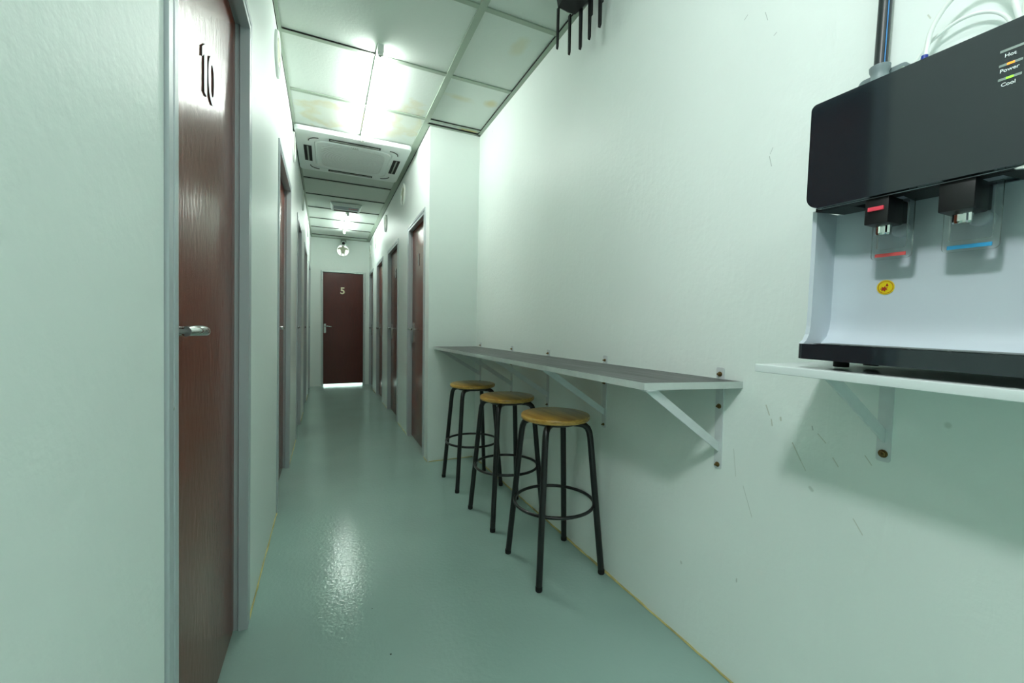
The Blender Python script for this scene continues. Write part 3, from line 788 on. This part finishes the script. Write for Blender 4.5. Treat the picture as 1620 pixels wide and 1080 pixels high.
# white body: side cheeks that flare into the base, concave back panel
def cheek(y0, y1):
    front = [(.8850, 1.292), (.8860, 1.20), (.8860, 1.10), (.8850, 1.065), (.8820, 1.048), (.8750, 1.037), (.8640, 1.0298)]
    poly = front+[(1.085, 1.0298), (1.085, 1.292)]
    bm = NB(); prism(bm, poly, 'y', y0, y1); return bm
obj('side_panel', cheek(DY1-.012, DY1-.004), m_bodyw, t); obj('side_panel', cheek(DY0+.004, DY0+.012), m_bodyw, t)
bm = NB(); prof = [(.958, 1.292), (.958, 1.085), (.955, 1.060), (.947, 1.043), (.928, 1.0300)]
n = 14; cols = []
for j in range(n+1):
    y = (DY0+.012)+(DY1-DY0-.024)*j/n
    e = min(j, n-j); off = {0: -.006}.get(e, 0)
    cols.append([bm.verts.new((x+off*(1 if e == 0 else 1), y, z)) for x, z in prof])
for A, B in zip(cols, cols[1:]):
    for k in range(len(prof)-1): bm.faces.new((A[k], A[k+1], B[k+1], B[k]))
obj('back_panel', bm, m_bodyw, t, smooth=60)
bm = NB(); box(bm, .875, 1.088, DY0+.006, DY1-.006, 1.3, 1.470, bev=.004); box(bm, .98, 1.085, DY0+.014, DY1-.014, 1.0297, 1.3); obj('housing', bm, m_bodyw, t, smooth=35)
# gloss black front panel
bm = NB(); prism(bm, rrect(DY0-.012, DY1-.006, 1.2905, 1.4890, (.024, .024, .010, .010), 8), 'x', .858, .872)
obj('front_panel', bm, m_gloss, t, smooth=35)
bm = NB(); prism(bm, rrect(DY0-.0135, DY1-.0045, 1.2898, 1.4905, (.025, .025, .011, .011), 8), 'x', .8722, .8745)
obj('panel_backing', bm, m_bodyw, t, smooth=35)
# dark underside with notches for the taps
bm = NB()
HY, CY_ = .398, .299
def soff(y0, y1): prism(bm, [(y0, .880), (y1, .880), (y1, .945), (y0+.01, .945)], 'z', 1.2885, 1.2998)
def softrap(ya, yb, yc, yd):
    A = [(.880, ya), (.945, yb), (.945, yc), (.880, yd)]
    prism(bm, [(p[0], p[1]) for p in A], 'z', 1.2885, 1.2995)
softrap(DY1-.012, DY1-.028, .440, .447); softrap(.372, .378, .322, .326); softrap(.262, .255, DY0+.02, DY0+.01)
box(bm, .8726, .895, DY0+.012, DY1-.026, 1.2889, 1.2995)
obj('underside', bm, m_blackp, t)
def tap(y, w, red):
    """black tap block hanging from the panel, chrome outlet and clear lever"""
    bm = NB(); box(bm, .866, .915, y-w/2, y+w/2, 1.2435, 1.2880, bev=.0025, seg=2); box(bm, .900, .940, y-w/2+.004, y+w/2-.004, 1.25, 1.2878, bev=.002)
    b = obj('tap_block', bm, m_blackp, t, smooth=35)
    bm = NB(); rows_ = []
    for z in (1.2434, 1.2300, 1.2270):
        r0 = .0112 if z > 1.228 else .010
        rows_.append([bm.verts.new((.893+(r0-.0012*(k % 2))*math.cos(2*math.pi*k/20), y+(r0-.0012*(k % 2))*math.sin(2*math.pi*k/20), z)) for k in range(20)])
    for A, B in zip(rows_, rows_[1:]):
        for k in range(20): bm.faces.new((A[k], A[(k+1) % 20], B[(k+1) % 20], B[k]))
    bm.faces.new(rows_[-1][::-1]); bm.faces.new(rows_[0]); bmesh.ops.recalc_face_normals(bm, faces=bm.faces)
    obj('chrome_outlet', bm, m_chrome, b)
    if red:
        bm = NB(); box(bm, .8625, .868, y-.011, y+.011, 1.2655, 1.2725, bev=.0008); obj('red_button', bm, m_red, b)
    # clear acrylic lever: plate with a square window
    lw, x0 = w/2+.012, .921
    bm = NB()
    def plate(px):
        o_ = [(u, v) for u, v in rrect(y-lw, y+lw, 1.188, 1.290, (.007, .007, .001, .001), 5)]
        i_ = [(u, v) for u, v in rrect(y-lw+.008, y+lw-.008, 1.206, 1.288, (.004, .004, .001, .001), 5)]
        return [bm.verts.new((px+(1.24-v)*-.05*0, u, v)) for u, v in o_], [bm.verts.new((px, u, v)) for u, v in i_]
    o1, i1 = plate(x0); o2, i2 = plate(x0+.0045); n = len(o1)
    for k in range(n):
        q = (k+1) % n
        bm.faces.new((o1[k], o1[q], i1[q], i1[k])); bm.faces.new((o2[k], i2[k], i2[q], o2[q]))
        bm.faces.new((o1[k], o2[k], o2[q], o1[q])); bm.faces.new((i1[k], i1[q], i2[q], i2[k]))
    bmesh.ops.recalc_face_normals(bm, faces=bm.faces)
    lv = obj('clear_lever', bm, m_clear, t)
    bm = NB(); box(bm, x0-.0012, x0-.0002, y-lw+.007, y+lw-.007, 1.1925, 1.1985); obj('colour_strip', bm, m_redb if red else m_blue, lv)
    bm = NB(); lathe(bm, [(.013, -.001), (.013, -.008), (.010, -.011), (.0001, -.012)], (.958, y, 1.243), 'x', 24); obj('tap_seat', bm, m_bodyw, t, smooth=40)
tap(HY, .034, True); tap(CY_, .040, False)
# indicator lights and lettering
xp = .8578
for (z, lit) in ((1.4510, None), (1.4315, 'o'), (1.4125, 'g')):
    bm = NB(); prism(bm, rrect(.2405, .2625, z-.0017, z+.0017, (.0006,)*4, 2), 'x', xp-.0003, xp+.0006)
    wd = obj('indicator_window', bm, m_steel, t)
    if lit:
        c = (255, 120, 30) if lit == 'o' else (110, 220, 40)
        bm = NB(); box(bm, xp-.0006, xp-.0003, .2480, .2550, z-.0013, z+.0013)
        obj('indicator_light', bm, mat('indicator_'+lit, c, emit=1.2), wd)
for s_, z in (('Hot', 1.4435), ('Power', 1.4240), ('Cool', 1.4045)):
    obj('lettering', text_bm(s_, .0068, .0003, frame_mat((xp-.0002, .2525, z), (0, -1, 0), (0, 0, 1)), bold=.00008), m_txt, t)
# hot water warning sticker
bm = NB(); sy, sz = .417, 1.1405; X5 = .9575
lathe(bm, [(.0135, -.0002), (.0135, -.0006), (.0001, -.0007)], (X5, sy, sz), 'x', 32)
stk = obj('warning_sticker', bm, m_yellow, t)
bm = NB(); tube(bm, [(X5-.0007, sy+.0112*math.cos(2*math.pi*k/32), sz+.0112*math.sin(2*math.pi*k/32)) for k in range(32)], .00045, n=6, closed=True)
star = []
for k in range(14):
    a = 2*math.pi*k/14; r = .0068 if k % 2 == 0 else .0034; star.append((sy+.002+r*math.cos(a), sz-.003+r*.8*math.sin(a)))
prism(bm, star, 'x', X5-.0012, X5-.0007)
prism(bm, [(sy-.002, sz+.0075), (sy-.0045, sz+.003), (sy-.0025, sz+.001), (sy-.0003, sz+.003)], 'x', X5-.0012, X5-.0007)
obj('sticker_print', bm, m_stred, stk)
bm = NB(); prism(bm, [(.242, 1.286), (.225, 1.291), (.19, 1.291), (.19, 1.283), (.225, 1.282)], 'x', .8615, .869); obj('panel_tab', bm, m_white, t)

# ------------------------------------------------------------------ conduit, saddle and hoses above the dispenser
t = thing('conduit_pipe', 'dark conduit pipe with a blue wire running up the wall behind the dispenser', 'pipe', (1.095, .497, 1.625))
bm = NB(); tube(bm, [(1.100, .5015, 1.605), (1.1035, .4975, 1.78), (1.113, .487, 2.25), (1.118, .480, 2.585)], .0118, n=20); obj('pipe', bm, m_conduit, t, smooth=60)
bm = NB(); tube(bm, [(1.0925, .4905, 1.628), (1.0955, .4875, 1.78), (1.105, .477, 2.25), (1.110, .470, 2.58)], .0012, n=8); obj('blue_wire', bm, m_cableb, t)
bm = NB()
lathe(bm, [(.0135, 1.634), (.0185, 1.632), (.0180, 1.624), (.0155, 1.618), (.0155, 1.606), (.0195, 1.596), (.0195, 1.584), (.0125, 1.584)], (1.100, .5015, 0), 'z', 32)
prism(bm, rrect(.457, .548, 1.598, 1.626, (.012,)*4, 5), 'x', 1.1135, 1.1235)
obj('saddle_clamp', bm, m_clamp, t, smooth=35)
for y in (.468, .537):
    bm = NB(); lathe(bm, [(.0058, -.0005), (.0055, -.003), (.0001, -.0036)], (1.1135, y, 1.612), 'x', 12)
    obj('screw', bm, m_chrome, t)
XH = 1.085
hose = NB(); tube(hose, smooth_path([(1.07, .423, 1.50), (XH-.005, .4215, 1.56), (XH, .4195, 1.615), (XH, .4120, 1.652), (XH, .392, 1.683), (XH, .362, 1.700), (XH, .332, 1.690), (XH, .312, 1.655), (XH, .302, 1.612), (XH+.01, .296, 1.56), (XH, .29, 1.50)], 8), .0042, n=12)
o = obj('water_hose', hose, m_white, base=(XH, .42, 1.50), smooth=60)
setp(o, label='thicker white water hose looping up from the blue collar behind the dispenser', category='hose', group='white hoses behind the dispenser')
bm = NB(); tube(bm, [(XH-.003, .4222, 1.588), (XH-.001, .4212, 1.604)], .0054, n=14)
cap = obj('blue_collar', bm, m_blued, o, smooth=40)
hose = NB(); tube(hose, smooth_path([(1.10, .458, 1.52), (1.104, .455, 1.575), (1.105, .445, 1.608), (1.105, .425, 1.634), (1.105, .395, 1.650), (1.105, .365, 1.652), (1.105, .338, 1.640), (1.104, .318, 1.615), (1.10, .305, 1.57), (1.09, .30, 1.51)], 8), .0032, n=12)
o = obj('water_hose', hose, m_white, base=(1.10, .458, 1.50), smooth=60)
setp(o, label='thinner white water hose arching low against the wall behind the dispenser', category='hose', group='white hoses behind the dispenser')
bm = NB(); box(bm, 1.085, 1.1195, .22, .2975, 1.592, 1.68, bev=.006, seg=3)
o = obj('inlet_box', bm, m_white, base=(1.11, .26, 1.592), smooth=40); setp(o, label='white plastic box on the wall at the top right corner above the dispenser', category='wall box')

# ------------------------------------------------------------------ wifi router on the wall near the ceiling
t = thing('wifi_router', 'black wall-hung router with antennas pointing down under the ceiling', 'router', (1.10, 1.60, 2.50))
bm = NB()
V = [bm.verts.new(p) for p in [(.955, 1.650, 2.505), (1.01, 1.655, 2.503), (1.045, 1.648, 2.500), (1.060, 1.59, 2.510), (1.118, 1.50, 2.545), (.960, 1.45, 2.535),
                               (.950, 1.662, 2.572), (1.05, 1.662, 2.572), (1.126, 1.60, 2.572), (1.126, 1.44, 2.572), (.955, 1.44, 2.572)]]
bmesh.ops.convex_hull(bm, input=bm.verts); bmesh.ops.recalc_face_normals(bm, faces=bm.faces)
obj('router_body', bm, m_blackp, t)
def antenna(px, py, pz, L, w=.0075, lean=0.0, kn=False):
    bm = NB()
    poly = [(-w, pz+L), (w, pz+L), (w*.8, pz+.012), (-w*.1, pz), (-w*.8, pz+.006)]
    A = [bm.verts.new((px+.004, py-u+lean*(v-pz), v)) for u, v in poly]; B = [bm.verts.new((px-.004, py-u+lean*(v-pz), v)) for u, v in poly]
    n = len(poly); bm.faces.new(A); bm.faces.new(B[::-1])
    for k in range(n): bm.faces.new((A[k], B[k], B[(k+1) % n], A[(k+1) % n]))
    if kn: box(bm, px-.007, px+.007, py-w-.006, py+w-.006, pz+.10, pz+.10+.09, bev=.002)
    bmesh.ops.recalc_face_normals(bm, faces=bm.faces)
    obj('antenna', bm, m_blackp, t)
antenna(.964, 1.665, 2.330, .182, w=.007, lean=-.02)
antenna(1.030, 1.668, 2.325, .182, w=.008)
antenna(1.060, 1.622, 2.330, .185, w=.010)
antenna(1.062, 1.554, 2.333, .20, w=.009, kn=True)
antenna(1.062, 1.478, 2.336, .20, w=.010, kn=True)
bm = NB(); tube(bm, smooth_path([(1.09, 1.60, 2.52), (1.07, 1.545, 2.508), (1.09, 1.50, 2.545), (1.115, 1.46, 2.585)], 6), .003, n=8); obj('blue_cable', bm, m_cableb, t, smooth=60)
